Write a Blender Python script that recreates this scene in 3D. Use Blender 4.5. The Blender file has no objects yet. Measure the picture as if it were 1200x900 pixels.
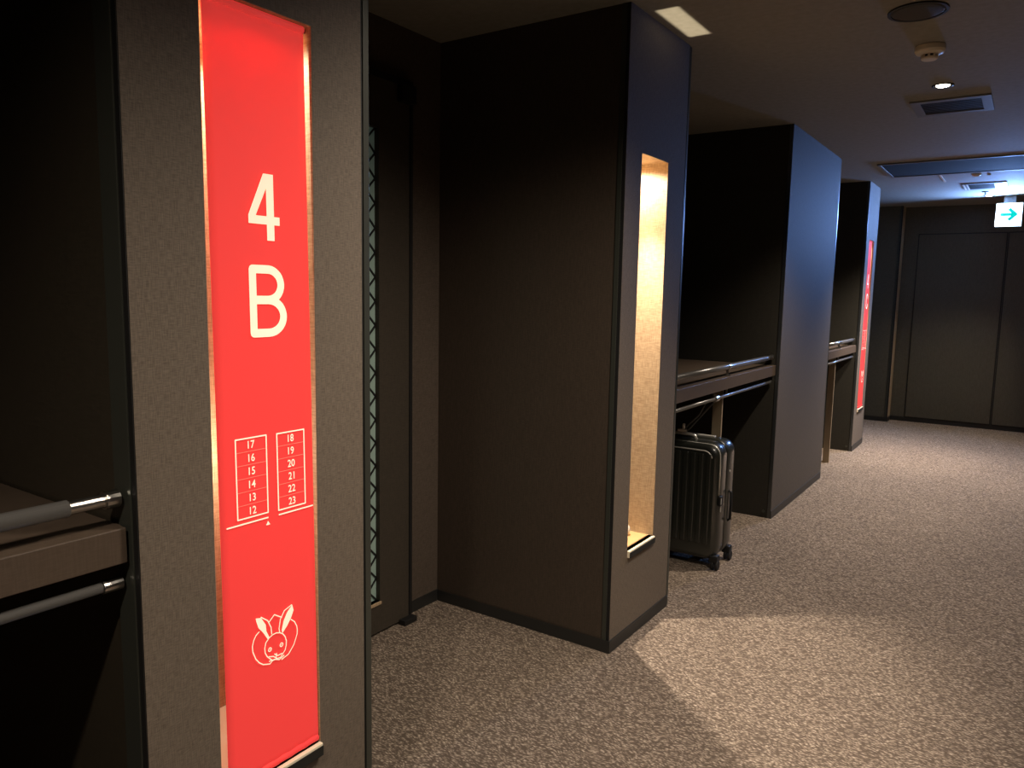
import bpy, bmesh, math, random
from mathutils import Vector, Matrix
random.seed(7)
sc = bpy.context.scene
COL = sc.collection
H = 2.4
DEPTH = -0.864

# ------------------------------------------------------------------ materials
def lin(c):
    c /= 255.0
    return c / 12.92 if c <= 0.04045 else ((c + 0.055) / 1.055) ** 2.4
def rgb(r, g, b): return (lin(r), lin(g), lin(b), 1)

def mat(name, col, rough=0.6, metal=0.0, spec=0.5, emit=None, strength=0, trans=0, coat=0):
    m = bpy.data.materials.new(name); m.use_nodes = True
    b = m.node_tree.nodes['Principled BSDF']
    b.inputs['Base Color'].default_value = col
    b.inputs['Roughness'].default_value = rough
    b.inputs['Metallic'].default_value = metal
    b.inputs['Specular IOR Level'].default_value = spec
    b.inputs['Transmission Weight'].default_value = trans
    b.inputs['Coat Weight'].default_value = coat
    if emit:
        b.inputs['Emission Color'].default_value = emit
        b.inputs['Emission Strength'].default_value = strength
    return m

def N(m, t, **kw):
    n = m.node_tree.nodes.new(t)
    for k, v in kw.items():
        if k in n.inputs: n.inputs[k].default_value = v
        else: setattr(n, k, v)
    return n
def L(m, a, b): m.node_tree.links.new(a, b)

def ramp(m, src, stops):
    r = N(m, 'ShaderNodeValToRGB')
    el = r.color_ramp.elements
    while len(el) < len(stops): el.new(0.5)
    for e, (p, c) in zip(el, stops): e.position = p; e.color = c
    L(m, src, r.inputs['Fac']); return r

def linen(name, dark, light, rough=0.7, s=1.0, bump=0.25, spec=0.3):
    """woven cloth-like wallcovering: horizontal and vertical threads"""
    m = mat(name, light, rough, spec=spec)
    b = m.node_tree.nodes['Principled BSDF']
    tc = N(m, 'ShaderNodeTexCoord')
    mp1 = N(m, 'ShaderNodeMapping'); mp1.inputs['Scale'].default_value = (70*s, 70*s, 700*s)
    mp2 = N(m, 'ShaderNodeMapping'); mp2.inputs['Scale'].default_value = (700*s, 700*s, 45*s)
    n1 = N(m, 'ShaderNodeTexNoise'); n1.inputs['Scale'].default_value = 1; n1.inputs['Detail'].default_value = 1.5
    n2 = N(m, 'ShaderNodeTexNoise'); n2.inputs['Scale'].default_value = 1; n2.inputs['Detail'].default_value = 1.5
    L(m, tc.outputs['Object'], mp1.inputs['Vector']); L(m, tc.outputs['Object'], mp2.inputs['Vector'])
    L(m, mp1.outputs[0], n1.inputs['Vector']); L(m, mp2.outputs[0], n2.inputs['Vector'])
    mx = N(m, 'ShaderNodeMath', operation='ADD'); L(m, n1.outputs['Fac'], mx.inputs[0]); L(m, n2.outputs['Fac'], mx.inputs[1])
    hf = N(m, 'ShaderNodeMath', operation='MULTIPLY'); L(m, mx.outputs[0], hf.inputs[0]); hf.inputs[1].default_value = 0.5
    r = ramp(m, hf.outputs[0], [(0.36, dark), (0.64, light)])
    L(m, r.outputs['Color'], b.inputs['Base Color'])
    bp = N(m, 'ShaderNodeBump'); bp.inputs['Strength'].default_value = bump; bp.inputs['Distance'].default_value = 0.001
    L(m, hf.outputs[0], bp.inputs['Height']); L(m, bp.outputs[0], b.inputs['Normal'])
    return m

def carpet_mat():
    m = mat('carpet_loop_pile', rgb(120, 105, 90), 0.95, spec=0.1)
    b = m.node_tree.nodes['Principled BSDF']
    tc = N(m, 'ShaderNodeTexCoord')
    nz = N(m, 'ShaderNodeTexNoise'); nz.inputs['Scale'].default_value = 16; nz.inputs['Detail'].default_value = 2
    L(m, tc.outputs['Object'], nz.inputs['Vector'])
    wob = N(m, 'ShaderNodeVectorMath', operation='MULTIPLY_ADD')
    L(m, nz.outputs['Color'], wob.inputs[0]); wob.inputs[1].default_value = (0.03, 0.03, 0.0)
    L(m, tc.outputs['Object'], wob.inputs[2])
    mp = N(m, 'ShaderNodeMapping'); mp.inputs['Rotation'].default_value = (0, 0, math.radians(-20)); mp.inputs['Scale'].default_value = (80, 185, 60)
    L(m, wob.outputs[0], mp.inputs['Vector'])
    v = N(m, 'ShaderNodeTexVoronoi'); v.inputs['Scale'].default_value = 1.0
    L(m, mp.outputs[0], v.inputs['Vector'])
    fine = N(m, 'ShaderNodeTexNoise'); fine.inputs['Scale'].default_value = 1.6; fine.inputs['Detail'].default_value = 2
    L(m, mp.outputs[0], fine.inputs['Vector'])
    sep = N(m, 'ShaderNodeSeparateColor'); L(m, v.outputs['Color'], sep.inputs[0])
    a = N(m, 'ShaderNodeMath', operation='MULTIPLY_ADD'); L(m, sep.outputs[0], a.inputs[0]); a.inputs[1].default_value = 0.35; L(m, fine.outputs['Fac'], a.inputs[2])
    d = N(m, 'ShaderNodeMath', operation='SUBTRACT'); L(m, a.outputs[0], d.inputs[0]); L(m, v.outputs['Distance'], d.inputs[1])
    r = ramp(m, d.outputs[0], [(0.0, rgb(98, 86, 75)), (0.35, rgb(142, 127, 112)), (0.8, rgb(206, 190, 170))])
    big = N(m, 'ShaderNodeTexNoise'); big.inputs['Scale'].default_value = 1.3; big.inputs['Detail'].default_value = 2
    L(m, tc.outputs['Object'], big.inputs['Vector'])
    mr = N(m, 'ShaderNodeMapRange'); mr.inputs['To Min'].default_value = 0.85; mr.inputs['To Max'].default_value = 1.15
    L(m, big.outputs['Fac'], mr.inputs['Value'])
    mul = N(m, 'ShaderNodeVectorMath', operation='SCALE'); L(m, r.outputs['Color'], mul.inputs[0]); L(m, mr.outputs[0], mul.inputs['Scale'])
    L(m, mul.outputs[0], b.inputs['Base Color'])
    bp = N(m, 'ShaderNodeBump'); bp.inputs['Strength'].default_value = 0.6; bp.inputs['Distance'].default_value = 0.003
    L(m, d.outputs[0], bp.inputs['Height']); L(m, bp.outputs[0], b.inputs['Normal'])
    return m

M = {}
M['front'] = linen('linen_greige_panel', rgb(93, 83, 71), rgb(121, 109, 95), bump=.12)
M['front_plain'] = linen('linen_dark_panel', rgb(72, 65, 57), rgb(98, 89, 78), s=0.8, bump=0.1)
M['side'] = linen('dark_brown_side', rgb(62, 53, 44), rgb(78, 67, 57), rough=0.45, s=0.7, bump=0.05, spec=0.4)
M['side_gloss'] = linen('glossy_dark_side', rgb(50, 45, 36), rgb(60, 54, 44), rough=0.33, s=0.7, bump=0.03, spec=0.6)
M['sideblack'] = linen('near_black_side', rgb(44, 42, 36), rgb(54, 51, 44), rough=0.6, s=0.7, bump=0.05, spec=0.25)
M['back'] = linen('brown_back_wall', rgb(74, 64, 55), rgb(96, 84, 73), s=0.8, bump=0.1)
M['niche'] = linen('cream_linen_lining', rgb(158, 133, 102), rgb(196, 172, 138), s=0.6, bump=0.3)
M['ceil'] = linen('charcoal_ceiling_paper', rgb(140, 136, 124), rgb(152, 147, 136), s=0.5, bump=0.1, rough=0.8)
M['farwall'] = linen('olive_dark_far_wall', rgb(82, 79, 66), rgb(96, 92, 78), s=0.5, bump=0.1)
M['doorp'] = linen('charcoal_door_face', rgb(60, 54, 46), rgb(72, 65, 56), rough=0.5, s=0.7, bump=0.04)
M['black'] = mat('matt_black', rgb(22, 21, 20), 0.6)
M['base'] = mat('black_skirting', rgb(38, 38, 36), 0.45)
M['trim'] = mat('dark_metal_trim', rgb(66, 68, 61), 0.3, metal=0.3)
M['bead'] = mat('dark_steel_bead', rgb(92, 94, 94), 0.3, metal=0.8)
M['chrome'] = mat('brushed_steel', rgb(185, 182, 176), 0.28, metal=1.0)
M['rail'] = mat('grey_rail_tube', rgb(122, 120, 116), 0.28, metal=0.45, spec=.8)
M['wood'] = linen('dark_wood_shelf', rgb(78, 66, 55), rgb(88, 75, 63), rough=0.4, s=0.6, bump=0.05, spec=0.5)
M['leg'] = mat('satin_steel_leg', rgb(168, 150, 122), 0.35, metal=0.35)
M['white'] = mat('warm_white_plastic', rgb(225, 215, 195), 0.5)
M['sill'] = mat('cream_sill', rgb(240, 226, 196), 0.35)
M['tan'] = mat('tan_inset', rgb(205, 165, 110), 0.6)
M['print'] = mat('cream_print_glow', rgb(255, 246, 222), 0.7, spec=0.2, emit=rgb(255, 236, 200), strength=.42)  # emission painted in so the print looks backlit
M['print_faint'] = mat('faint_cream_print_glow', rgb(255, 160, 140), 0.7, spec=0.2, emit=rgb(255, 120, 100), strength=.35)  # same painted backlit glow, weaker
M['carpet'] = carpet_mat()
M['speaker'] = mat('grey_speaker_grille', rgb(64, 60, 54), 0.7)
M['vent'] = mat('grey_vent_metal', rgb(112, 108, 100), 0.6)
M['paneldark'] = mat('panel_dark', rgb(30, 31, 26), 0.85, spec=.15)
M['ventdark'] = mat('vent_dark', rgb(26, 27, 22), 0.6)
M['glass'] = mat('frosted_green_glass', rgb(150, 172, 160), 0.35, spec=0.5, emit=rgb(160, 190, 176), strength=0.03)  # faint glow painted into the pane by emission
M['red'] = mat('red_banner_cloth_glow', (0.84, 0.048, 0.044, 1), 0.65, spec=0.25, emit=(1, .095, .080, 1), strength=.32)  # emission stands in for light coming through from behind the cloth
b_ = M['red'].node_tree.nodes['Principled BSDF']
# thin cloth: a little light passes through
_nt = M['red'].node_tree
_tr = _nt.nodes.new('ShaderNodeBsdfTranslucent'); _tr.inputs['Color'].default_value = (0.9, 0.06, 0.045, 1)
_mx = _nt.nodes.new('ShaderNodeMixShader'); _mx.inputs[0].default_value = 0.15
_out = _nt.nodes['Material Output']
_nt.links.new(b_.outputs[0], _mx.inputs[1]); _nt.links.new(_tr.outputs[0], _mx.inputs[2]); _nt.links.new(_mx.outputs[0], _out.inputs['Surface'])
M['case'] = mat('black_polycarbonate', rgb(36, 38, 33), 0.28, spec=0.7, coat=0.5)
M['casedark'] = mat('black_rubber', rgb(14, 14, 13), 0.55)
M['zip'] = mat('silver_zip', rgb(205, 202, 192), 0.3, metal=0.4)
M['cable'] = mat('grey_cable', rgb(88, 86, 80), 0.4)
M['sign'] = mat('exit_sign_face', rgb(230, 245, 250), 0.4, emit=(0.62, 0.86, 1.0, 1), strength=4.0)
M['arrow'] = mat('exit_sign_arrow', rgb(0, 150, 140), 0.5, emit=(0.0, 0.50, 0.46, 1), strength=1.0)
M['signbox'] = mat('sign_housing', rgb(150, 158, 165), 0.5)
M['bulb'] = mat('downlight_bulb', (1, 1, 1, 1), 0.5, emit=(1, 0.86, 0.66, 1), strength=25)

# ------------------------------------------------------------------ mesh helpers
def box(bm, x0, x1, y0, y1, z0, z1):
    v = [bm.verts.new((x, y, z)) for x in (x0, x1) for y in (y0, y1) for z in (z0, z1)]
    for f in ((0, 1, 3, 2), (4, 6, 7, 5), (0, 4, 5, 1), (2, 3, 7, 6), (0, 2, 6, 4), (1, 5, 7, 3)):
        bm.faces.new([v[i] for i in f])
def frame_of(d):
    d = Vector(d).normalized()
    a = Vector((0, 0, 1)) if abs(d.z) < 0.9 else Vector((1, 0, 0))
    u = d.cross(a).normalized(); return u, d.cross(u).normalized()
def tube(bm, pts, r, n=14, cap=True):
    pts = [Vector(p) for p in pts]; rings = []
    for i, p in enumerate(pts):
        d = pts[min(i+1, len(pts)-1)] - pts[max(i-1, 0)]
        if i == 0: u, w = frame_of(d)
        else:
            dn = d.normalized(); u = (u - dn*u.dot(dn)).normalized(); w = dn.cross(u)
        rr = r[i] if isinstance(r, (list, tuple)) else r
        rings.append([bm.verts.new(p + rr*(math.cos(2*math.pi*k/n)*u + math.sin(2*math.pi*k/n)*w)) for k in range(n)])
    for a, b in zip(rings, rings[1:]):
        for k in range(n): bm.faces.new((a[k], a[(k+1) % n], b[(k+1) % n], b[k]))
    if cap: bm.faces.new(rings[0][::-1]); bm.faces.new(rings[-1])
def lathe(bm, c, prof, n=40):
    """prof: list of (radius, z) around vertical axis at c"""
    rings = [[bm.verts.new((c[0]+r*math.cos(2*math.pi*k/n), c[1]+r*math.sin(2*math.pi*k/n), c[2]+z)) for k in range(n)] for r, z in prof]
    for a, b in zip(rings, rings[1:]):
        for k in range(n): bm.faces.new((a[k], a[(k+1) % n], b[(k+1) % n], b[k]))
    bm.faces.new(rings[0]); bm.faces.new(rings[-1])
def obj(name, bm, m, parent=None, bevel=0, smooth=False, seg=2, loc=None):
    bmesh.ops.recalc_face_normals(bm, faces=bm.faces)
    me = bpy.data.meshes.new(name); bm.to_mesh(me); bm.free()
    me.materials.append(m)
    o = bpy.data.objects.new(name, me); COL.objects.link(o)
    if parent:
        o.parent = parent
        o.matrix_parent_inverse = Matrix.Translation(-parent.location)
    if smooth:
        for p in me.polygons: p.use_smooth = True
    if bevel:
        b = o.modifiers.new('bevel', 'BEVEL'); b.width = bevel; b.segments = seg; b.limit_method = 'ANGLE'; b.angle_limit = math.radians(40)
    return o
def boxo(name, m, parent, *c, bevel=0):
    bm = bmesh.new(); box(bm, *c); return obj(name, bm, m, parent, bevel)
def empty(name, loc):
    o = bpy.data.objects.new(name, None); o.empty_display_size = 0.1; o.location = loc; COL.objects.link(o); return o
def thing(name, label, cat, loc=(0, 0, 0), group=None):
    return tag(empty(name, loc), label, cat, group)
def tag(o, label, cat, group=None):
    o['label'] = label; o['category'] = cat
    if group: o['group'] = group
    return o
def struct(o, label=None):
    o['kind'] = 'structure'
    if label: o['label'] = label
    return o

# ------------------------------------------------------------------ room shell
XR = 2.15
Y0, YF = -2.2, 9.61
struct(boxo('floor', M['carpet'], None, -1.0, XR+.1, Y0-.1, YF+.1, -.1, 0))
struct(boxo('ceiling', M['ceil'], None, -1.0, XR+.1, Y0-.1, YF+.1, H, H+.1))
struct(boxo('wall_left', M['back'], None, DEPTH-.1, DEPTH, Y0-.1, YF+.1, 0, H))
struct(boxo('wall_right', M['side'], None, XR, XR+.1, Y0-.1, YF+.1, 0, H))
struct(boxo('wall_near', M['side'], None, DEPTH, XR, Y0-.1, Y0, 0, H))
struct(boxo('wall_far', M['farwall'], None, DEPTH, XR, YF, YF+.1, 0, H))
struct(boxo('baseboard_far', M['base'], None, -0.0, XR, YF-.006, YF, 0, .05))
struct(boxo('baseboard_left', M['base'], None, DEPTH, DEPTH+.006, 2.345, 2.53, 0, .05))

OZ0, OZ1 = 0.372, 1.908       # niche opening heights
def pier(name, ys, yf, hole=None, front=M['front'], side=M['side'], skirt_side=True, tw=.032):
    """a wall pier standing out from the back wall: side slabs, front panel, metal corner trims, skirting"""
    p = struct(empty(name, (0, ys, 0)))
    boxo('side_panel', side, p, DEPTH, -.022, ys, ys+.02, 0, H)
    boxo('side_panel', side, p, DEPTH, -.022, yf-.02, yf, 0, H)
    bm = bmesh.new()
    if hole:
        a, b = hole
        for c in ((ys+.001, a, 0, H), (b, yf, 0, H), (a, b, 0, OZ0), (a, b, OZ1, H)):
            box(bm, -.02, 0, c[0], c[1], c[2], c[3])
    else: box(bm, -.02, 0, ys+.001, yf, 0, H)
    obj('front_panel', bm, front, p)
    # near corner: dark metal strip on the side face, then a thin black reveal
    if side is M['sideblack']:
        bm = bmesh.new(); box(bm, -.0215, -.0008, ys-.003, ys+.0008, 0, H); obj('edge_trim', bm, M['bead'], p, bevel=.0015, seg=3)
    else:
        bm = bmesh.new(); box(bm, -tw, -.014, ys-.004, ys, 0, H); obj('edge_trim', bm, M['trim'], p, bevel=.0012)
        boxo('shadow_gap', M['black'], p, -.014, -.001, ys-.001, ys+.001, 0, H)
    # far corner trim
    boxo('shadow_gap', M['black'], p, -.03, -.004, yf, yf+.008, 0, H)
    bm = bmesh.new(); box(bm, -.04, -.001, yf+.008, yf+.026, 0, H); obj('edge_trim', bm, M['trim'], p, bevel=.0012)
    bm = bmesh.new(); box(bm, -.001, .005, ys-.006, yf, 0, .05)
    if skirt_side: box(bm, DEPTH, -.001, ys-.006, ys-.0045, 0, .05)
    obj('skirting', bm, M['base'], p)
    if hole:
        a, b = hole; t = .012; D = -.30
        bm = bmesh.new()
        box(bm, D, -.0205, a-t, a, OZ0-t, OZ1+t); box(bm, D, -.0205, b, b+t, OZ0-t, OZ1+t)
        box(bm, D-t, D, a-t, b+t, OZ0-t, OZ1+t)
        box(bm, D, -.0205, a, b, OZ1, OZ1+t)
        obj('niche_lining', bm, M['niche'], p)
        # front panel cut edges (jambs and head) carry the same cream linen
        bm = bmesh.new()
        box(bm, -.0205, -.0006, a, a+.0012, OZ0, OZ1); box(bm, -.0205, -.0006, b-.0012, b, OZ0, OZ1)
        box(bm, -.0205, -.0006, a, b, OZ1-.0012, OZ1)
        obj('niche_edge', bm, M['niche'], p)
        sill = boxo('niche_sill', M['sill'], p, D, .010, a+.0015, b-.0015, OZ0-.028, OZ0, bevel=.002)
        boxo('sill_lip', M['ventdark'], sill, .0102, .012, a+.002, b-.002, OZ0-.028, OZ0-.006)
    return p

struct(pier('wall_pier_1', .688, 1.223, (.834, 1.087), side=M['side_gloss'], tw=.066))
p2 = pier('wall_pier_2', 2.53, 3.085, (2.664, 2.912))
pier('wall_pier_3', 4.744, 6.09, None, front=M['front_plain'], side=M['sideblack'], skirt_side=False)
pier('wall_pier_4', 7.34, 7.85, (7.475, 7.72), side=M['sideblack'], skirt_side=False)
pier('wall_pier_5', 9.42, YF-.001, None, front=M['niche'], side=M['farwall'])  # pale niche linen on the front: the strip's lit look put into its colour
pier('wall_pier_6', -1.7, -.97, None)
# small round cover screws low on pier sides
for y in (4.744, 7.34):
    bm = bmesh.new(); tube(bm, [(-.045, y-.004, .042), (-.045, y-.008, .042)], .009, 16)
    o = obj('trim_screw', bm, M['trim'], None); struct(o)

# far double doors
for i, (a, b) in enumerate(((.15, .978), (.99, 1.82))):
    d = struct(boxo('door_%d' % (2+i), M['farwall'], None, a+.006, b-.006, YF-.012, YF-.006, .055, 2.095, bevel=.001))
    boxo('door_gap', M['black'], d, a-.004, b+.004, YF-.0065, YF-.0005, .05, 2.105)

# sliding door on the back wall of the recess
d = struct(empty('door_1', (DEPTH, 1.9, 0)))
bm = bmesh.new()
W0, W1, WZ0, WZ1 = 1.76, 2.125, .14, 1.985
X0, X1 = DEPTH+.006, DEPTH+.04
for c in ((1.42, W0, .012, 2.165), (W1, 2.295, .012, 2.165), (W0, W1, .012, WZ0), (W0, W1, WZ1, 2.165)): box(bm, X0, X1, *c)
obj('door_leaf', bm, M['doorp'], d)
bm = bmesh.new(); box(bm, X0+.006, X0+.012, W0, W1, WZ0, WZ1); pane = obj('window_pane', bm, M['glass'], d)
bm = bmesh.new()
def bar3(bm, y0, z0, y1, z1, w, x0, x1):
    dy, dz = y1-y0, z1-z0; l = math.hypot(dy, dz); ny, nz = -dz/l*w/2, dy/l*w/2
    q = [(y0+ny, z0+nz), (y1+ny, z1+nz), (y1-ny, z1-nz), (y0-ny, z0-nz)]
    a = [bm.verts.new((x0, y, z)) for y, z in q]; b = [bm.verts.new((x1, y, z)) for y, z in q]
    bm.faces.new(a); bm.faces.new(b)
    for k in range(4): bm.faces.new((a[k], a[(k+1) % 4], b[(k+1) % 4], b[k]))
cell = .0922; zz = WZ0; k = 0
rows = 20; cell = (WZ1-WZ0)/rows; yc = [W0, W0+.1825, W1]
for r in range(rows):
    z = WZ0+r*cell
    for c in range(4):
        ya = W0+c*(W1-W0)/4; yb = ya+(W1-W0)/4; ym = (ya+yb)/2
        bar3(bm, ya, z, ym, z+cell/2, .006, X0+.012, X0+.017); bar3(bm, ym, z+cell/2, yb, z, .006, X0+.012, X0+.017)
        bar3(bm, ya, z+cell, ym, z+cell/2, .006, X0+.012, X0+.017); bar3(bm, ym, z+cell/2, yb, z+cell, .006, X0+.012, X0+.017)
        if (r+c) % 2: bar3(bm, ym, z, ym, z+cell, .006, X0+.012, X0+.017)
obj('lattice', bm, M['black'], pane)
boxo('window_ledge', M['niche'], d, X0+.012, X1+.006, W0, W1+.004, WZ0-.012, WZ0, bevel=.001)
boxo('door_frame', M['black'], d, X0, X1+.004, 2.2955, 2.312, 0, 2.19)
boxo('door_frame', M['black'], d, X0, X1+.004, 1.42, 2.295, 2.166, 2.19)
boxo('floor_guide', M['black'], d, X1+.001, X1+.035, 2.235, 2.31, 0, .022, bevel=.002)
boxo('top_bracket', M['black'], d, X1+.001, X1+.03, 2.225, 2.305, 2.10, 2.165, bevel=.002)

# ------------------------------------------------------------------ banners
BZ0, BZ1 = .378, 1.904
def bx(z):
    t = max(0, min(1, (z-BZ0)/(BZ1-BZ0)))
    return .002 - .016*t**1.3
CAMX = 1.242
def prnt(name, parent, polys, dy, m, off=.0012):
    bm = bmesh.new()
    for k_, q in enumerate(polys):
        vs = [bm.verts.new((bx(z)+off+k_*4e-6, y+dy, z)) for y, z in q]
        try: bm.faces.new(vs)
        except ValueError: pass
    o = obj(name, bm, m, parent)
    # print faces look towards the corridor
    for p in o.data.polygons:
        if p.normal.x < 0: p.flip()
    return o
def stroke(pts, w, closed=False, joint=True):
    out = []; seq = list(zip(pts, pts[1:]))
    if closed: seq.append((pts[-1], pts[0]))
    for (y0, z0), (y1, z1) in seq:
        l = math.hypot(y1-y0, z1-z0)
        if l < 1e-7: continue
        ny, nz = -(z1-z0)/l*w/2, (y1-y0)/l*w/2
        out.append([(y0+ny, z0+nz), (y1+ny, z1+nz), (y1-ny, z1-nz), (y0-ny, z0-nz)])
    if joint:
        for y, z in pts: out.append([(y+w/2*math.cos(a*math.pi/5), z+w/2*math.sin(a*math.pi/5)) for a in range(10)])
    return out
def arc(cy, cz, ry, rz, a0, a1, n=14):
    return [(cy+ry*math.cos(math.radians(a0+(a1-a0)*i/n)), cz+rz*math.sin(math.radians(a0+(a1-a0)*i/n))) for i in range(n+1)]
def ring(cy, cz, ro, ri, n=20):
    o = []
    for k in range(n):
        a, b = 2*math.pi*k/n, 2*math.pi*(k+1)/n
        o.append([(cy+ro*math.cos(a), cz+ro*math.sin(a)), (cy+ro*math.cos(b), cz+ro*math.sin(b)), (cy+ri*math.cos(b), cz+ri*math.sin(b)), (cy+ri*math.cos(a), cz+ri*math.sin(a))])
    return o
def text_polys(s, cy, cz, h):
    c = bpy.data.curves.new('tmp', 'FONT'); c.body = s; c.size = 1.0; c.resolution_u = 4; c.space_character = 1.05; c.offset = 0.012
    t = bpy.data.objects.new('tmp', c); COL.objects.link(t)
    dg = bpy.context.evaluated_depsgraph_get(); dg.update()
    me = bpy.data.meshes.new_from_object(t.evaluated_get(dg))
    xs = [v.co.x for v in me.vertices]; ys = [v.co.y for v in me.vertices]
    k = h/(max(ys)-min(ys)); mx, my = (max(xs)+min(xs))/2, (max(ys)+min(ys))/2
    out = [[(cy+(me.vertices[i].co.x-mx)*k*0.86, cz+(me.vertices[i].co.y-my)*k) for i in p.vertices] for p in me.polygons]
    bpy.data.objects.remove(t); bpy.data.meshes.remove(me); bpy.data.curves.remove(c)
    return out

def banner(label, dy, second, numbers):
    t = thing('hanging_banner', label, 'banner', (0, .84+dy, BZ0), 'red hanging banners in the pier recesses')
    y0, y1 = .850+dy, 1.079+dy
    bm = bmesh.new(); nz, ny = 60, 12; g = []
    for i in range(nz+1):
        z = BZ0+(BZ1-BZ0)*i/nz; row = []
        for j in range(ny+1):
            s = j/ny; y = y0+(y1-y0)*s
            pucker = .0022*math.sin(s*40)*max(0, 1-(z-BZ0)/.12)
            row.append(bm.verts.new((bx(z)-.0015+pucker*0.5, y, z)))
        g.append(row)
    for i in range(nz):
        for j in range(ny): bm.faces.new((g[i][j], g[i][j+1], g[i+1][j+1], g[i+1][j]))
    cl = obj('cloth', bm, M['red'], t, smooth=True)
    s = cl.modifiers.new('thick', 'SOLIDIFY'); s.thickness = .0012; s.offset = -1
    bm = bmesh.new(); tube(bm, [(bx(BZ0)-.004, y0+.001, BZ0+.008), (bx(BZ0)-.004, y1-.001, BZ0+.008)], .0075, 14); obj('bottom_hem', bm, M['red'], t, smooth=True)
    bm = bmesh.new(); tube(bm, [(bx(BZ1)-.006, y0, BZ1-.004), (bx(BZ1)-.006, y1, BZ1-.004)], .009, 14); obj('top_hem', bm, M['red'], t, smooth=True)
    bm = bmesh.new(); tube(bm, [(bx(BZ1)-.006, y0-.014, BZ1-.004), (bx(BZ1)-.006, y1+.006, BZ1-.004)], .004, 12); obj('hanging_rod', bm, M['chrome'], t, smooth=True)
    # '4'
    a, b, c, d_ = .933, 1.006, 1.476, 1.604
    U = lambda L_: [(a+(b-a)*u, c+(d_-c)*v) for u, v in L_]
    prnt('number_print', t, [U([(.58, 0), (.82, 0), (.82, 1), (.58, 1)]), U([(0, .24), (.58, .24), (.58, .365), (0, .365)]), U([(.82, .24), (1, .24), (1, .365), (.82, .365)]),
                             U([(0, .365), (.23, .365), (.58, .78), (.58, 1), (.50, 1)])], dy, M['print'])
    w = .0165
    if second == 'B':
        a, b, c, d_ = .930, 1.018, 1.287, 1.428; i = w/2; m_ = c+.073
        P = [(a+i, c+i), (a+i, d_-i), (a+.042, d_-i)] + arc(a+.044, (m_+d_-i)/2, .031, (d_-i-m_)/2, 90, -90) + [(a+i, m_)]
        Q = [(a+.045, m_)] + arc(a+.044, (m_+c+i)/2, b-a-.044-i, (m_-c-i)/2, 90, -90) + [(a+i, c+i)]
        pol = stroke(P, w) + stroke(Q, w)
    else:
        cy, cz = .975, 1.357
        pol = stroke([(1.010, 1.385)]+arc(cy, 1.385, .035, .035, 0, 180)+[(.940, 1.33)]+arc(cy, 1.33, .035, .035, 180, 360), w)
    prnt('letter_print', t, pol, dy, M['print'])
    # floor plan
    pol = []; faint = []
    for (ya, yb, za, zb) in ((.8875, .959, .932, 1.091), (.985, 1.0545, .930, 1.0895)):
        pol += stroke([(ya, za), (yb, za), (yb, zb), (ya, zb)], .0028, closed=True)
        for r in range(1, 6):
            z = za+(zb-za)*r/6; faint += stroke([(ya+.002, z), (yb-.002, z)], .0009, joint=False)
    pol += stroke([(.863, .9215), (.958, .9215)], .003) + stroke([(.986, .9205), (1.074, .9205)], .003)
    pol.append([(.953, .906), (.963, .906), (.958, .9145)])
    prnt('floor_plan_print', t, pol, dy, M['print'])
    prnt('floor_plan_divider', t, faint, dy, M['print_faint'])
    if numbers:
        pol = []; P_ = lambda q: prnt('room_number_print', t, q, dy, M['print'])
        for r, s_ in enumerate(('12', '13', '14', '15', '16', '17')): P_(text_polys(s_, .9232, .932+(1.091-.932)*(r+.5)/6, .0155))
        for r, s_ in enumerate(('23', '22', '21', '20', '19', '18')): P_(text_polys(s_, 1.0198, .930+(1.0895-.930)*(r+.5)/6, .0155))
    # rabbit emblem
    face = [(0.9524, 0.6675), (0.9620, 0.6710), (0.9709, 0.6715), (0.9800, 0.6685), (0.9877, 0.6628), (0.9930, 0.655), (0.9959, 0.645), (0.9950, .635), (0.992, 0.6258), (0.9797, 0.6145), (0.9594, 0.6155), (0.9465, 0.6295), (0.9420, .639), (0.9411, 0.6489), (0.944, 0.6600)]
    el = [(0.9213, 0.7203), (0.9341, 0.7171), (0.945, 0.699), (0.9463, 0.6842), (0.9541, 0.6669), (0.9491, 0.6659), (0.9381, 0.6844), (0.9272, 0.6984), (0.9227, 0.7128)]
    er = [(1.0132, 0.7182), (1.0165, 0.7053), (1.0091, 0.6902), (0.9984, 0.6764), (0.986, 0.6649), (0.9845, 0.6728), (0.9901, 0.6912), (0.999, 0.7055)]
    thin = .0022
    pol = [el, er] + stroke(face, thin, closed=True)
    for q in ([(0.9341, 0.7185), (0.9501, 0.7057), (0.9579, 0.6885), (0.9592, 0.6736)],
              [(1.0112, 0.7185), (0.9923, 0.7123), (0.9817, 0.6971), (0.9778, 0.6782), (0.9793, 0.6689)],
              [(0.9285, 0.6894), (0.921, .685), (0.915, 0.6762), (0.9115, 0.6650), (0.9123, 0.6525), (0.919, 0.6349), (0.927, .6240), (0.9363, 0.6163), (0.9527, 0.611), (0.9594, 0.6155)],
              [(1.009, 0.6873), (1.018, .679), (1.0237, 0.6675), (1.0250, 0.658), (1.0241, 0.649), (1.0148, 0.6287), (1.0004, 0.6136), (0.983, 0.6088)],
              [(0.9533, 0.7016), (0.9668, 0.7126), (0.9851, 0.7003)],
              [(0.9498, 0.6276), (0.9613, 0.624), (0.9696, 0.6172)], [(0.9648, 0.6279), (0.9731, 0.6211), (0.9833, 0.6219)],
              [(0.9512, 0.6174), (0.9645, 0.6163), (0.9762, 0.611), (0.9883, 0.6155)], [(0.9698, 0.6273), (0.9679, 0.6164)]):
        pol += stroke(q, thin)
    pol += ring(.9534, .642, .0048, .0028) + ring(.9827, .6412, .0048, .0028) + ring(.9534, .642, .0014, 0.0001, 8) + ring(.9827, .6412, .0014, 0.0001, 8)
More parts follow.
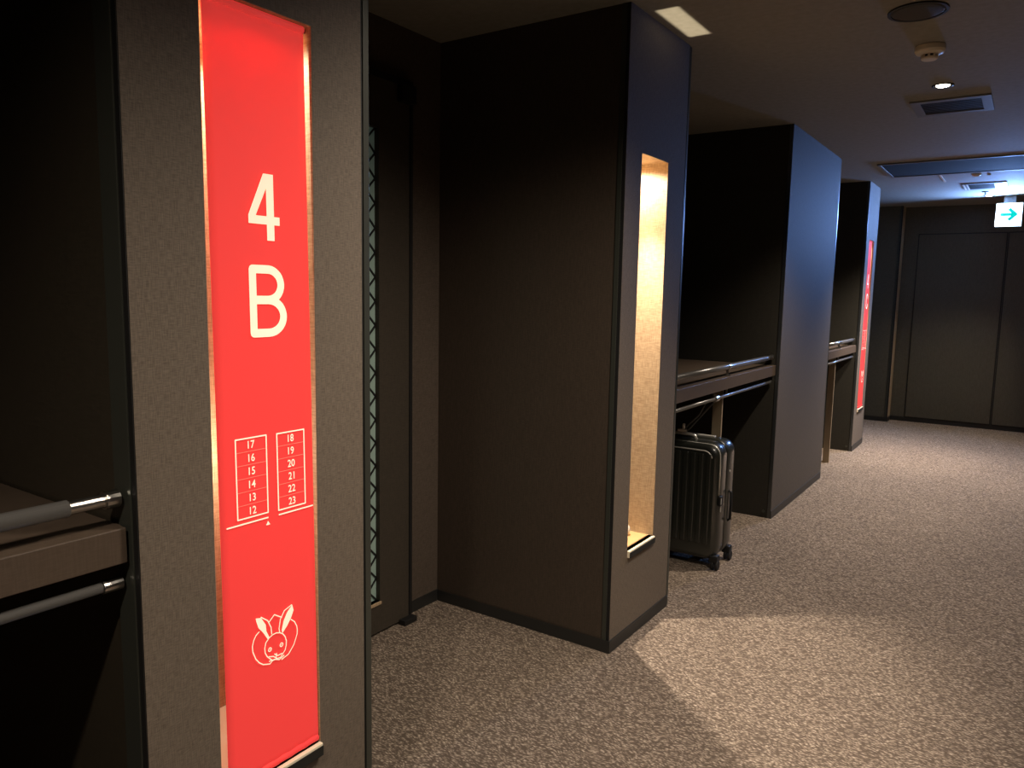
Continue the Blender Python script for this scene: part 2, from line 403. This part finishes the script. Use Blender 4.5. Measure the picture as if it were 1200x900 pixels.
    prnt('rabbit_emblem_print', t, pol, dy, M['print'], off=.0014)
    return t
banner('red cloth banner printed 4 B with numbered room plan and rabbit, nearest pier', 0, 'B', True)
banner('distant red cloth banner in the far pier beside the last luggage shelf', 7.5975-.9605, 'C', False)

# small white ornament on the niche floor of pier 2
t = thing('ornament', 'small round white ornament on the lit niche sill', 'ornament', (-.10, 2.83, OZ0+.006))
bm = bmesh.new(); lathe(bm, (-.10, 2.83, OZ0+.006), [(.012, 0), (.026, .006), (.031, .018), (.029, .032), (.020, .044), (.008, .051), (.002, .053)], 28); obj('body', bm, M['white'], t, smooth=True)
bm = bmesh.new(); lathe(bm, (-.10, 2.83, OZ0+.0585), [(.004, 0), (.006, .004), (.004, .009), (.001, .011)], 16); obj('knob', bm, M['white'], t, smooth=True)
tag(boxo('tray', M['tan'], None, -.28, -.016, 2.684, 2.894, OZ0+.0005, OZ0+.006, bevel=.002), 'flat tan tray lying on the lit niche sill under the white ornament', 'tray')

# ------------------------------------------------------------------ luggage shelves
def shelf(y0, y1, label, leg=True):
    t = thing('luggage_shelf', label, 'shelf', (-.4, (y0+y1)/2, 0), 'luggage shelves between the piers')
    ym = (y0+y1)/2 - .02
    bm = bmesh.new(); box(bm, DEPTH+.002, -.045, y0+.002, y1-.002, .937, .967); obj('shelf_board', bm, M['wood'], t, bevel=.0015)
    bm = bmesh.new(); box(bm, -.045, -.02, y0+.002, y1-.006, .905, .968); obj('front_apron', bm, M['wood'], t, bevel=.002)
    # guard rail on top
    bm = bmesh.new(); tube(bm, [(-.045, y0+.07, 1.016), (-.045, y1-.09, 1.016)], .0145, 18); r = obj('guard_rail', bm, M['rail'], t, smooth=True)
    for a, b in ((y0+.004, y0+.08), (y1-.095, y1-.03)):
        bm = bmesh.new(); tube(bm, [(-.045, a, 1.016), (-.045, b, 1.016)], .0115, 16); obj('rail_end', bm, M['chrome'], r)
    bm = bmesh.new(); tube(bm, [(-.045, y1-.030, 1.016), (-.045, y1-.0065, 1.016)], .016, 16); obj('wall_socket', bm, M['chrome'], r)
    bm = bmesh.new(); tube(bm, [(-.045, ym-.013, 1.016), (-.045, ym+.013, 1.016)], .0175, 16)
    tube(bm, [(-.045, ym, 1.012), (-.045, ym, .972)], .007, 12); tube(bm, [(-.045, ym, .974), (-.045, ym, .968)], .016, 16)
    obj('rail_bracket', bm, M['chrome'], r)
    # hanging rail below
    bm = bmesh.new(); tube(bm, [(-.045, y0+.004, .864), (-.045, y1-.035, .864)], .0095, 16); r = obj('lower_rail', bm, M['rail'], t, smooth=True)
    bm = bmesh.new(); tube(bm, [(-.045, y1-.04, .864), (-.045, y1-.0065, .864)], .012, 16); obj('wall_socket', bm, M['chrome'], r)
    bm = bmesh.new(); tube(bm, [(-.045, ym, .872), (-.045, ym, .905)], .006, 12); obj('rail_hanger', bm, M['chrome'], r)
    if leg:
        bm = bmesh.new()
        box(bm, -.11, -.06, ym-.012, ym+.004, .012, .936)
        box(bm, -.55, -.06, ym-.012, ym+.004, 0, .012)
        box(bm, -.55, -.50, ym-.012, ym+.004, .012, .936)
        obj('leg', bm, M['leg'], t, bevel=.001)
    return t
shelf(-.945, .684, 'dark wooden luggage shelf at the left edge beside the nearest banner pier')
shelf(3.108, 4.740, 'dark wooden luggage shelf with the black suitcase standing beneath it')
shelf(6.113, 7.336, 'farthest dark wooden luggage shelf with nothing beneath, beside distant banner')

# ------------------------------------------------------------------ suitcase
t = thing('suitcase', 'black ribbed hard-shell suitcase chained under the middle luggage shelf', 'suitcase', (-.19, 3.755, 0))
SX0, SX1, SZ0, SZ1, SY0, SY1 = -.41, .034, .048, .652, 3.630, 3.882
def rrect(x0, x1, z0, z1, r, n=7):
    pts = []
    for cx, cz, a in ((x1-r, z1-r, 0), (x0+r, z1-r, 90), (x0+r, z0+r, 180), (x1-r, z0+r, 270)):
        for k in range(n+1):
            q = math.radians(a+90*k/n); pts.append((cx+r*math.cos(q), cz+r*math.sin(q)))
    return pts
def shell(name, m, parent, secs, caps=True):
    """secs: (y, inset, corner radius)"""
    bm = bmesh.new(); rings = []
    for y, ins, r in secs: rings.append([bm.verts.new((x, y, z)) for x, z in rrect(SX0+ins, SX1-ins, SZ0+ins, SZ1-ins, r)])
    n = len(rings[0])
    for a, b in zip(rings, rings[1:]):
        for k in range(n): bm.faces.new((a[k], a[(k+1) % n], b[(k+1) % n], b[k]))
    if caps: bm.faces.new(rings[0]); bm.faces.new(rings[-1][::-1])
    return obj(name, bm, m, parent, smooth=False)
def sm(o):
    for p in o.data.polygons: p.use_smooth = len(p.vertices) == 4
    return o
fs = sm(shell('front_shell', M['case'], t, [(SY0, .030, .045), (SY0+.006, .016, .055), (SY0+.018, .006, .062), (SY0+.045, .001, .065), (SY0+.095, 0, .066), (SY0+.100, .004, .062)]))
bm = bmesh.new()
for i in range(9):
    x = SX0+.062 + i*.0405
    box(bm, x-.013, x+.013, SY0-.0075, SY0+.002, SZ0+.085, SZ1-.055)
obj('ribs', bm, M['case'], fs, bevel=.005, seg=3)
sm(shell('rear_shell', M['case'], t, [(SY0+.112, .004, .062), (SY0+.118, 0, .066), (SY1-.05, .001, .065), (SY1-.018, .006, .062), (SY1-.006, .016, .055), (SY1, .030, .045)]))
sm(shell('zip_band', M['casedark'], t, [(SY0+.100, .007, .06), (SY0+.112, .007, .06)]))
# bright zip round the front compartment
r = .05; xx = SX1-.006
P = [(SX0+.05, SY0+.020, SZ1-.010), (SX1-.11, SY0+.020, SZ1-.009)]
for k in range(9):
    q = math.radians(90-90*k/8); P.append((SX1-.062+.054*math.cos(q), SY0+.020, SZ1-.063+.054*math.sin(q)))
P += [(SX1-.0055, SY0+.020, SZ1-.12), (SX1-.0055, SY0+.020, SZ1-.26)]
bm = bmesh.new(); tube(bm, P, .004, 8); obj('zip', bm, M['zip'], t, smooth=True)
P = [(SX0+.04, SY0-.002, SZ1-.040), (SX1-.10, SY0-.002, SZ1-.040)]
for k in range(7):
    q = math.radians(90-75*k/6); P.append((SX1-.085+.045*math.cos(q), SY0-.002, SZ1-.085+.045*math.sin(q)))
bm = bmesh.new(); tube(bm, P, .0034, 8); obj('piping', bm, M['zip'], t, smooth=True)
lk = boxo('lock', M['casedark'], t, SX1-.004, SX1+.008, SY0+.008, SY0+.05, SZ1-.315, SZ1-.265, bevel=.003)
boxo('lock_dial', M['zip'], lk, SX1+.008, SX1+.010, SY0+.014, SY0+.02, SZ1-.305, SZ1-.275)
boxo('zip_puller', M['zip'], t, SX1-.001, SX1+.004, SY0+.032, SY0+.038, SZ1-.35, SZ1-.318, bevel=.001)
# rivet and side handle
bm = bmesh.new(); tube(bm, [(SX1-.002, SY0+.155, SZ1-.16), (SX1+.003, SY0+.155, SZ1-.16)], .006, 14); obj('rivet', bm, M['zip'], t)
bm = bmesh.new(); tube(bm, [(SX1-.004, SY0+.165, SZ0+.18), (SX1+.010, SY0+.165, SZ0+.19), (SX1+.012, SY0+.165, SZ0+.26), (SX1+.010, SY0+.165, SZ0+.33), (SX1-.004, SY0+.165, SZ0+.34)], .007, 10); obj('side_handle', bm, M['casedark'], t, smooth=True)
# carry handle and recessed pull handle on top
bm = bmesh.new(); tube(bm, [(-.27, SY0+.06, SZ1-.002), (-.262, SY0+.06, SZ1+.018), (-.235, SY0+.06, SZ1+.024), (-.15, SY0+.06, SZ1+.024), (-.123, SY0+.06, SZ1+.018), (-.115, SY0+.06, SZ1-.002)], .008, 10); obj('carry_handle', bm, M['zip'], t, smooth=True)
boxo('pull_handle', M['zip'], t, -.26, -.06, SY0+.170, SY0+.198, SZ1-.003, SZ1+.007, bevel=.003)
# wheels: housings, forks, twin wheels
for x in (SX0+.045, SX1-.012):
    for y in (SY0+.028, SY1-.03):
        bm = bmesh.new(); box(bm, x-.026, x+.018, y-.022, y+.022, .040, SZ0+.03); hsg = obj('wheel_housing', bm, M['casedark'], t, bevel=.006)
        bm = bmesh.new()
        for s in (-1, 1): tube(bm, [(x+.003+s*.004, y, .0255), (x+.003+s*.017, y, .0255)], .0255, 24)
        obj('wheel', bm, M['casedark'], hsg, bevel=.003)

# cable lock tying the case to the lower rail
t = thing('cable_lock', 'thin cable lock looped over the rail above the suitcase handle', 'lock', (-.05, 3.70, .68))
ky = 3.745
bm = bmesh.new(); tube(bm, [(-.045, ky-.026, .864), (-.045, ky+.022, .864)], .0165, 16); tube(bm, [(-.045, ky-.020, .867), (-.045, ky-.020, .890)], .012, 12)
obj('lock_body', bm, M['chrome'], t, bevel=.002)
bm = bmesh.new(); tube(bm, [(-.048, ky, .852), (-.085, ky-.02, .80), (-.16, 3.695, .70), (-.178, SY0+.06, SZ1+.034)], .0038, 8)
tube(bm, [(-.06, ky-.09, .856), (-.11, 3.70, .78), (-.165, 3.69, .72), (-.186, SY0+.06, SZ1+.034)], .0034, 8)
obj('cable', bm, M['cable'], t, smooth=True)
bm = bmesh.new(); box(bm, -.215, -.170, SY0+.046, SY0+.074, SZ1+.033, SZ1+.045); box(bm, -.192, -.180, SY0+.052, SY0+.066, SZ1+.045, SZ1+.075)
obj('clasp', bm, M['white'], t, bevel=.003)

# ------------------------------------------------------------------ ceiling fittings
t = thing('ceiling_speaker', 'round dark grey speaker grille set in the ceiling', 'speaker', (.825, 3.135, H))
bm = bmesh.new(); lathe(bm, (.825, 3.135, H-.008), [(.060, 0), (.080, .001), (.086, .004), (.088, .0078)], 48); obj('grille', bm, M['speaker'], t, smooth=False)
bm = bmesh.new()
for k in range(48):
    a = 2*math.pi*k/48; b = 2*math.pi*(k+1)/48
    q = [(.0885, a), (.0885, b), (.098, b), (.098, a)]
    lo = [bm.verts.new((.825+r_*math.cos(w_), 3.135+r_*math.sin(w_), H-.006)) for r_, w_ in q]
    hi = [bm.verts.new((.825+r_*math.cos(w_), 3.135+r_*math.sin(w_), H-.0005)) for r_, w_ in q]
    bm.faces.new(lo); bm.faces.new((lo[0], lo[1], hi[1], hi[0])); bm.faces.new((lo[2], lo[3], hi[3], hi[2]))
obj('rim', bm, M['ventdark'], t)

t = thing('smoke_detector', 'round white smoke detector on the dark ceiling', 'smoke detector', (.82, 3.585, H))
bm = bmesh.new(); lathe(bm, (.82, 3.585, H), [(.054, -.0003), (.056, -.006), (.056, -.020), (.050, -.028), (.036, -.032), (.030, -.033)], 40); obj('body', bm, M['white'], t, smooth=False, bevel=0)
bm = bmesh.new(); lathe(bm, (.82, 3.585, H), [(.024, -.0335), (.024, -.0435)], 24); obj('chamber', bm, M['black'], t)
bm = bmesh.new()
for k in range(8):
    a = 2*math.pi*k/8; cx, cy = .82+.027*math.cos(a), 3.585+.027*math.sin(a)
    box(bm, cx-.004, cx+.004, cy-.004, cy+.004, H-.0435, H-.0335)
obj('cage_bars', bm, M['white'], t)
bm = bmesh.new(); lathe(bm, (.82, 3.585, H), [(.031, -.044), (.031, -.049), (.026, -.053)], 32); obj('cap', bm, M['white'], t)

def downlight(x, y, label, r=.036):
    t = thing('downlight', label, 'downlight', (x, y, H), 'recessed ceiling downlights')
    bm = bmesh.new(); n = 36
    prof = [(r+.010, -.0004), (r+.009, -.004), (r, -.005), (r*.8, -.001)]
    rings = [[bm.verts.new((x+a*math.cos(2*math.pi*k/n), y+a*math.sin(2*math.pi*k/n), H+z)) for k in range(n)] for a, z in prof]
    for a, b in zip(rings, rings[1:]):
        for k in range(n): bm.faces.new((a[k], a[(k+1) % n], b[(k+1) % n], b[k]))
    obj('trim_ring', bm, M['ventdark'], t, smooth=True)
    bm = bmesh.new(); lathe(bm, (x, y, H), [(r*.78, -.0012), (r*.74, -.004), (r*.5, -.007), (.004, -.009)], 28); obj('bulb', bm, M['bulb'], t, smooth=True)
    return t
downlight(.808, 4.25, 'glowing recessed downlight between smoke detector and near air vent', .038)
downlight(.818, 8.82, 'distant glowing recessed downlight close to the exit sign', .038)

def vent(x0, x1, y0, y1, label, bright=False):
    t = thing('air_vent', label, 'air vent', ((x0+x1)/2, (y0+y1)/2, H), 'rectangular ceiling air vents')
    w = .045; bm = bmesh.new(); z = H-.008
    for c in ((x0, x1, y0, y0+w), (x0, x1, y1-w, y1), (x0, x0+w, y0+w, y1-w), (x1-w, x1, y0+w, y1-w)): box(bm, *c, z, H-.0004)
    obj('frame', bm, M['vent'], t, bevel=.001)
    boxo('backing', M['black'], t, x0+w, x1-w, y0+w, y1-w, H-.0018, H-.0004)
    bm = bmesh.new(); k = 9
    for i in range(k):
        yy = y0+w+(y1-y0-2*w)*(i+.5)/k; box(bm, x0+w, x1-w, yy-.006, yy+.004, H-.0065, H-.0019)
    obj('slats', bm, M['ventdark'], t)
    if bright:
        for xa, xb in ((x1-w-.05, x1-w), (x0+w-.035, x0+w-.022), (x0+w-.008, x0+w+.004)): boxo('end_plate', M['white'], t, xa, xb, y0+w*.6, y1-w*.6, H-.0095, H-.0081)
    return t
vent(.632, .995, 4.52, 4.885, 'grey rectangular ceiling air vent just beyond the near downlight')
vent(.645, .985, 7.84, 8.26, 'far ceiling air vent with white end plates in front of exit sign', True)

# large dark panel across the ceiling
t = thing('ceiling_panel', 'large dark rectangular ceiling panel with a pale metal edge', 'ceiling panel', (.95, 6.8, H))
boxo('panel', M['paneldark'], t, .21, 1.72, 6.47, 7.12, H-.009, H-.0004, bevel=.002)
bm = bmesh.new()
box(bm, .185, .21, 6.44, 7.15, H-.012, H-.0004); box(bm, 1.72, 1.745, 6.44, 7.15, H-.012, H-.0004)
box(bm, .21, 1.72, 7.12, 7.15, H-.012, H-.0004); box(bm, .21, 1.72, 6.44, 6.47, H-.010, H-.0004)
obj('edge_frame', bm, M['vent'], t, bevel=.001)
tag(boxo('ceiling_strip', M['white'], None, .532, .545, 7.20, 7.64, H-.006, H-.0004), 'thin pale metal strip on the ceiling past the large dark panel', 'strip')
t = thing('ceiling_sensor', 'small white ceiling sensor between the large dark panel and far vent', 'sensor', (.79, 7.30, H))
bm = bmesh.new(); lathe(bm, (.79, 7.30, H), [(.035, -.0004), (.035, -.008), (.022, -.018), (.010, -.021)], 28); obj('body', bm, M['white'], t)
bm = bmesh.new(); lathe(bm, (.875, 7.33, H), [(.013, -.0004), (.011, -.010), (.004, -.013)], 18); tag(obj('ceiling_stud', bm, M['white'], None), 'tiny pale stud right of the small white ceiling sensor', 'stud')
t = thing('sprinkler', 'tiny sprinkler head on the ceiling next to the far downlight', 'sprinkler', (.80, 8.50, H))
bm = bmesh.new(); lathe(bm, (.80, 8.50, H), [(.030, -.0004), (.028, -.006), (.010, -.008)], 24); obj('rosette', bm, M['ventdark'], t)
bm = bmesh.new(); lathe(bm, (.80, 8.50, H), [(.006, -.0085), (.006, -.022), (.014, -.023), (.014, -.026)], 18); obj('nozzle', bm, M['chrome'], t)

# exit sign
SY = 8.90
t = thing('exit_sign', 'glowing white exit sign with a green right-pointing arrow under the ceiling', 'exit sign', (.99, SY, H))
sx0, sx1, sz0, sz1 = .884, 1.098, 2.105, 2.327
boxo('housing', M['signbox'], t, sx0-.004, sx1+.004, SY+.002, SY+.04, sz0-.004, sz1+.004, bevel=.004)
f = boxo('light_face', M['sign'], t, sx0, sx1, SY-.004, SY+.0018, sz0, sz1, bevel=.002)
bm = bmesh.new()
cx, cz = (sx0+sx1)/2+.006, (sz0+sz1)/2+.002
def flat(bm, q, y=SY-.0052): bm.faces.new([bm.verts.new((x, y, z)) for x, z in q])
flat(bm, [(cx-.078, cz-.014), (cx+.04, cz-.014), (cx+.04, cz+.014), (cx-.078, cz+.014)])
flat(bm, [(cx+.070, cz), (cx+.004, cz+.064), (cx-.018, cz+.044), (cx+.028, cz)])
flat(bm, [(cx+.070, cz), (cx+.028, cz), (cx-.018, cz-.044), (cx+.004, cz-.064)])
obj('arrow', bm, M['arrow'], f)
boxo('ceiling_mount', M['signbox'], t, (sx0+sx1)/2-.05, (sx0+sx1)/2+.05, SY+.008, SY+.034, sz1+.004, H-.0005, bevel=.001)

# ------------------------------------------------------------------ lights
def lamp(kind, loc, energy, col, target=None, **kw):
    l = bpy.data.lights.new(kind.lower()+'_lamp', kind); l.energy = energy; l.color = col
    for k, v in kw.items(): setattr(l, k, v)
    o = bpy.data.objects.new('lamp', l); o.name = kw.get('n', kind.lower()+'_lamp'); COL.objects.link(o); o.location = loc
    if target is not None: o.rotation_euler = (Vector(target)-Vector(loc)).to_track_quat('-Z', 'Y').to_euler()
    return o
WARM = (1, .86, .72)
R_ = math.radians
# ceiling downlights, then spots added for brightness
lamp('SPOT', (.808, 4.25, 2.38), 140, WARM, (.60, 4.3, 0), spot_size=R_(105), spot_blend=1, shadow_soft_size=.03)
lamp('SPOT', (.818, 8.82, 2.38), 110, WARM, (.6, 8.2, 0), spot_size=R_(105), spot_blend=1, shadow_soft_size=.03)
lamp('SPOT', (.8, -.3, 2.38), 75, WARM, (.55, .3, 0), spot_size=R_(115), spot_blend=1, shadow_soft_size=.04)
lamp('SPOT', (1.0, 1.75, 2.38), 190, WARM, (.1, 1.75, 0), spot_size=R_(118), spot_blend=1, shadow_soft_size=.12)  # added spot, lifts the near floor and door recess
lamp('SPOT', (.7, 7.0, 2.35), 300, WARM, (.6, 6.7, 0), spot_size=R_(105), spot_blend=1, shadow_soft_size=.1)  # added spot with no fitting, brightens the far floor
lamp('SPOT', (1.35, 6.7, 2.38), 260, WARM, (0, 7.4, .4), spot_size=R_(60), spot_blend=1, shadow_soft_size=.08)  # added wall washer for the lower front of the far banner pier
lamp('SPOT', (1.45, 5.0, 2.38), 60, WARM, (0, 5.3, .1), spot_size=R_(60), spot_blend=1, shadow_soft_size=.1)  # added weak spot for the lower front of the plain pier
# niche lamps, plus lamps added to brighten niches, floor and pier
lamp('SPOT', (-.15, 2.785, 1.895), 14, WARM, (-.15, 2.785, 0), spot_size=R_(165), spot_blend=.3, shadow_soft_size=.012)
lamp('SPOT', (-.15, 2.785, 1.893), 120, WARM, (.30, 2.70, 0), spot_size=R_(58), spot_blend=.8, shadow_soft_size=.01)  # second spot added at the niche lamp to strengthen the floor wedge
lamp('SPOT', (-.15, .96, 1.895), 10, WARM, (-.15, .96, 0), spot_size=R_(165), spot_blend=.3, shadow_soft_size=.012)
lamp('SPOT', (-.15, 7.6, 1.895), 14, WARM, (-.15, 7.6, 0), spot_size=R_(165), spot_blend=.3, shadow_soft_size=.012)
lamp('POINT', (-.22, .96, 1.0), 2.2, WARM, shadow_soft_size=.03)  # low glow added behind the near banner to brighten its recess
lamp('POINT', (-.22, 7.6, 1.0), 1.5, WARM, shadow_soft_size=.03)  # low glow added behind the far banner
lamp('SPOT', (1.4, 2.9, 2.38), 40, WARM, (0, 2.8, .1), spot_size=R_(50), spot_blend=1, shadow_soft_size=.1)  # added corridor spot outside the niche, lifts the lower pier front
# unseen lamp added under the ceiling, standing in for the bright sill's gleam
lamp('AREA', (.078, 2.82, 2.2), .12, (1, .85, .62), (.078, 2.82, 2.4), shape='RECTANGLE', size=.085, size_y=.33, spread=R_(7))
# bluish light of the exit sign
lamp('AREA', (.99, SY-.03, 2.21), 66, (.22, .42, 1), (.2, 7.2, 2.0), shape='RECTANGLE', size=.2, size_y=.2)
# weak general fill
lamp('AREA', (1.5, 1.2, 2.33), 8, (1, .88, .74), (.6, 1.3, 0), shape='RECTANGLE', size=1.0, size_y=2.5, spread=R_(120))

w = bpy.data.worlds.new('World'); sc.world = w; w.use_nodes = True
w.node_tree.nodes['Background'].inputs[0].default_value = (.02, .02, .02, 1)

# ------------------------------------------------------------------ camera
cam = bpy.data.cameras.new('camera'); co = bpy.data.objects.new('camera', cam); COL.objects.link(co)
right = Vector((0.82588, 0.56356, 0.01806)); up = Vector((-0.08284, 0.0896, 0.99253)); fwd = Vector((-0.55773, 0.8212, -0.12068))
m = Matrix((right, up, -fwd)).transposed().to_4x4(); m.translation = Vector((1.24217, 0, 1.3845))
co.matrix_world = m
cam.sensor_width = 36; cam.lens = 887.063/1200*36; cam.clip_start = .02
sc.camera = co
sc.view_settings.view_transform = 'Standard'
sc.view_settings.look = 'None'
sc.view_settings.exposure = 0.2
sc.cycles.use_denoising = True
sc.cycles.max_bounces = 8
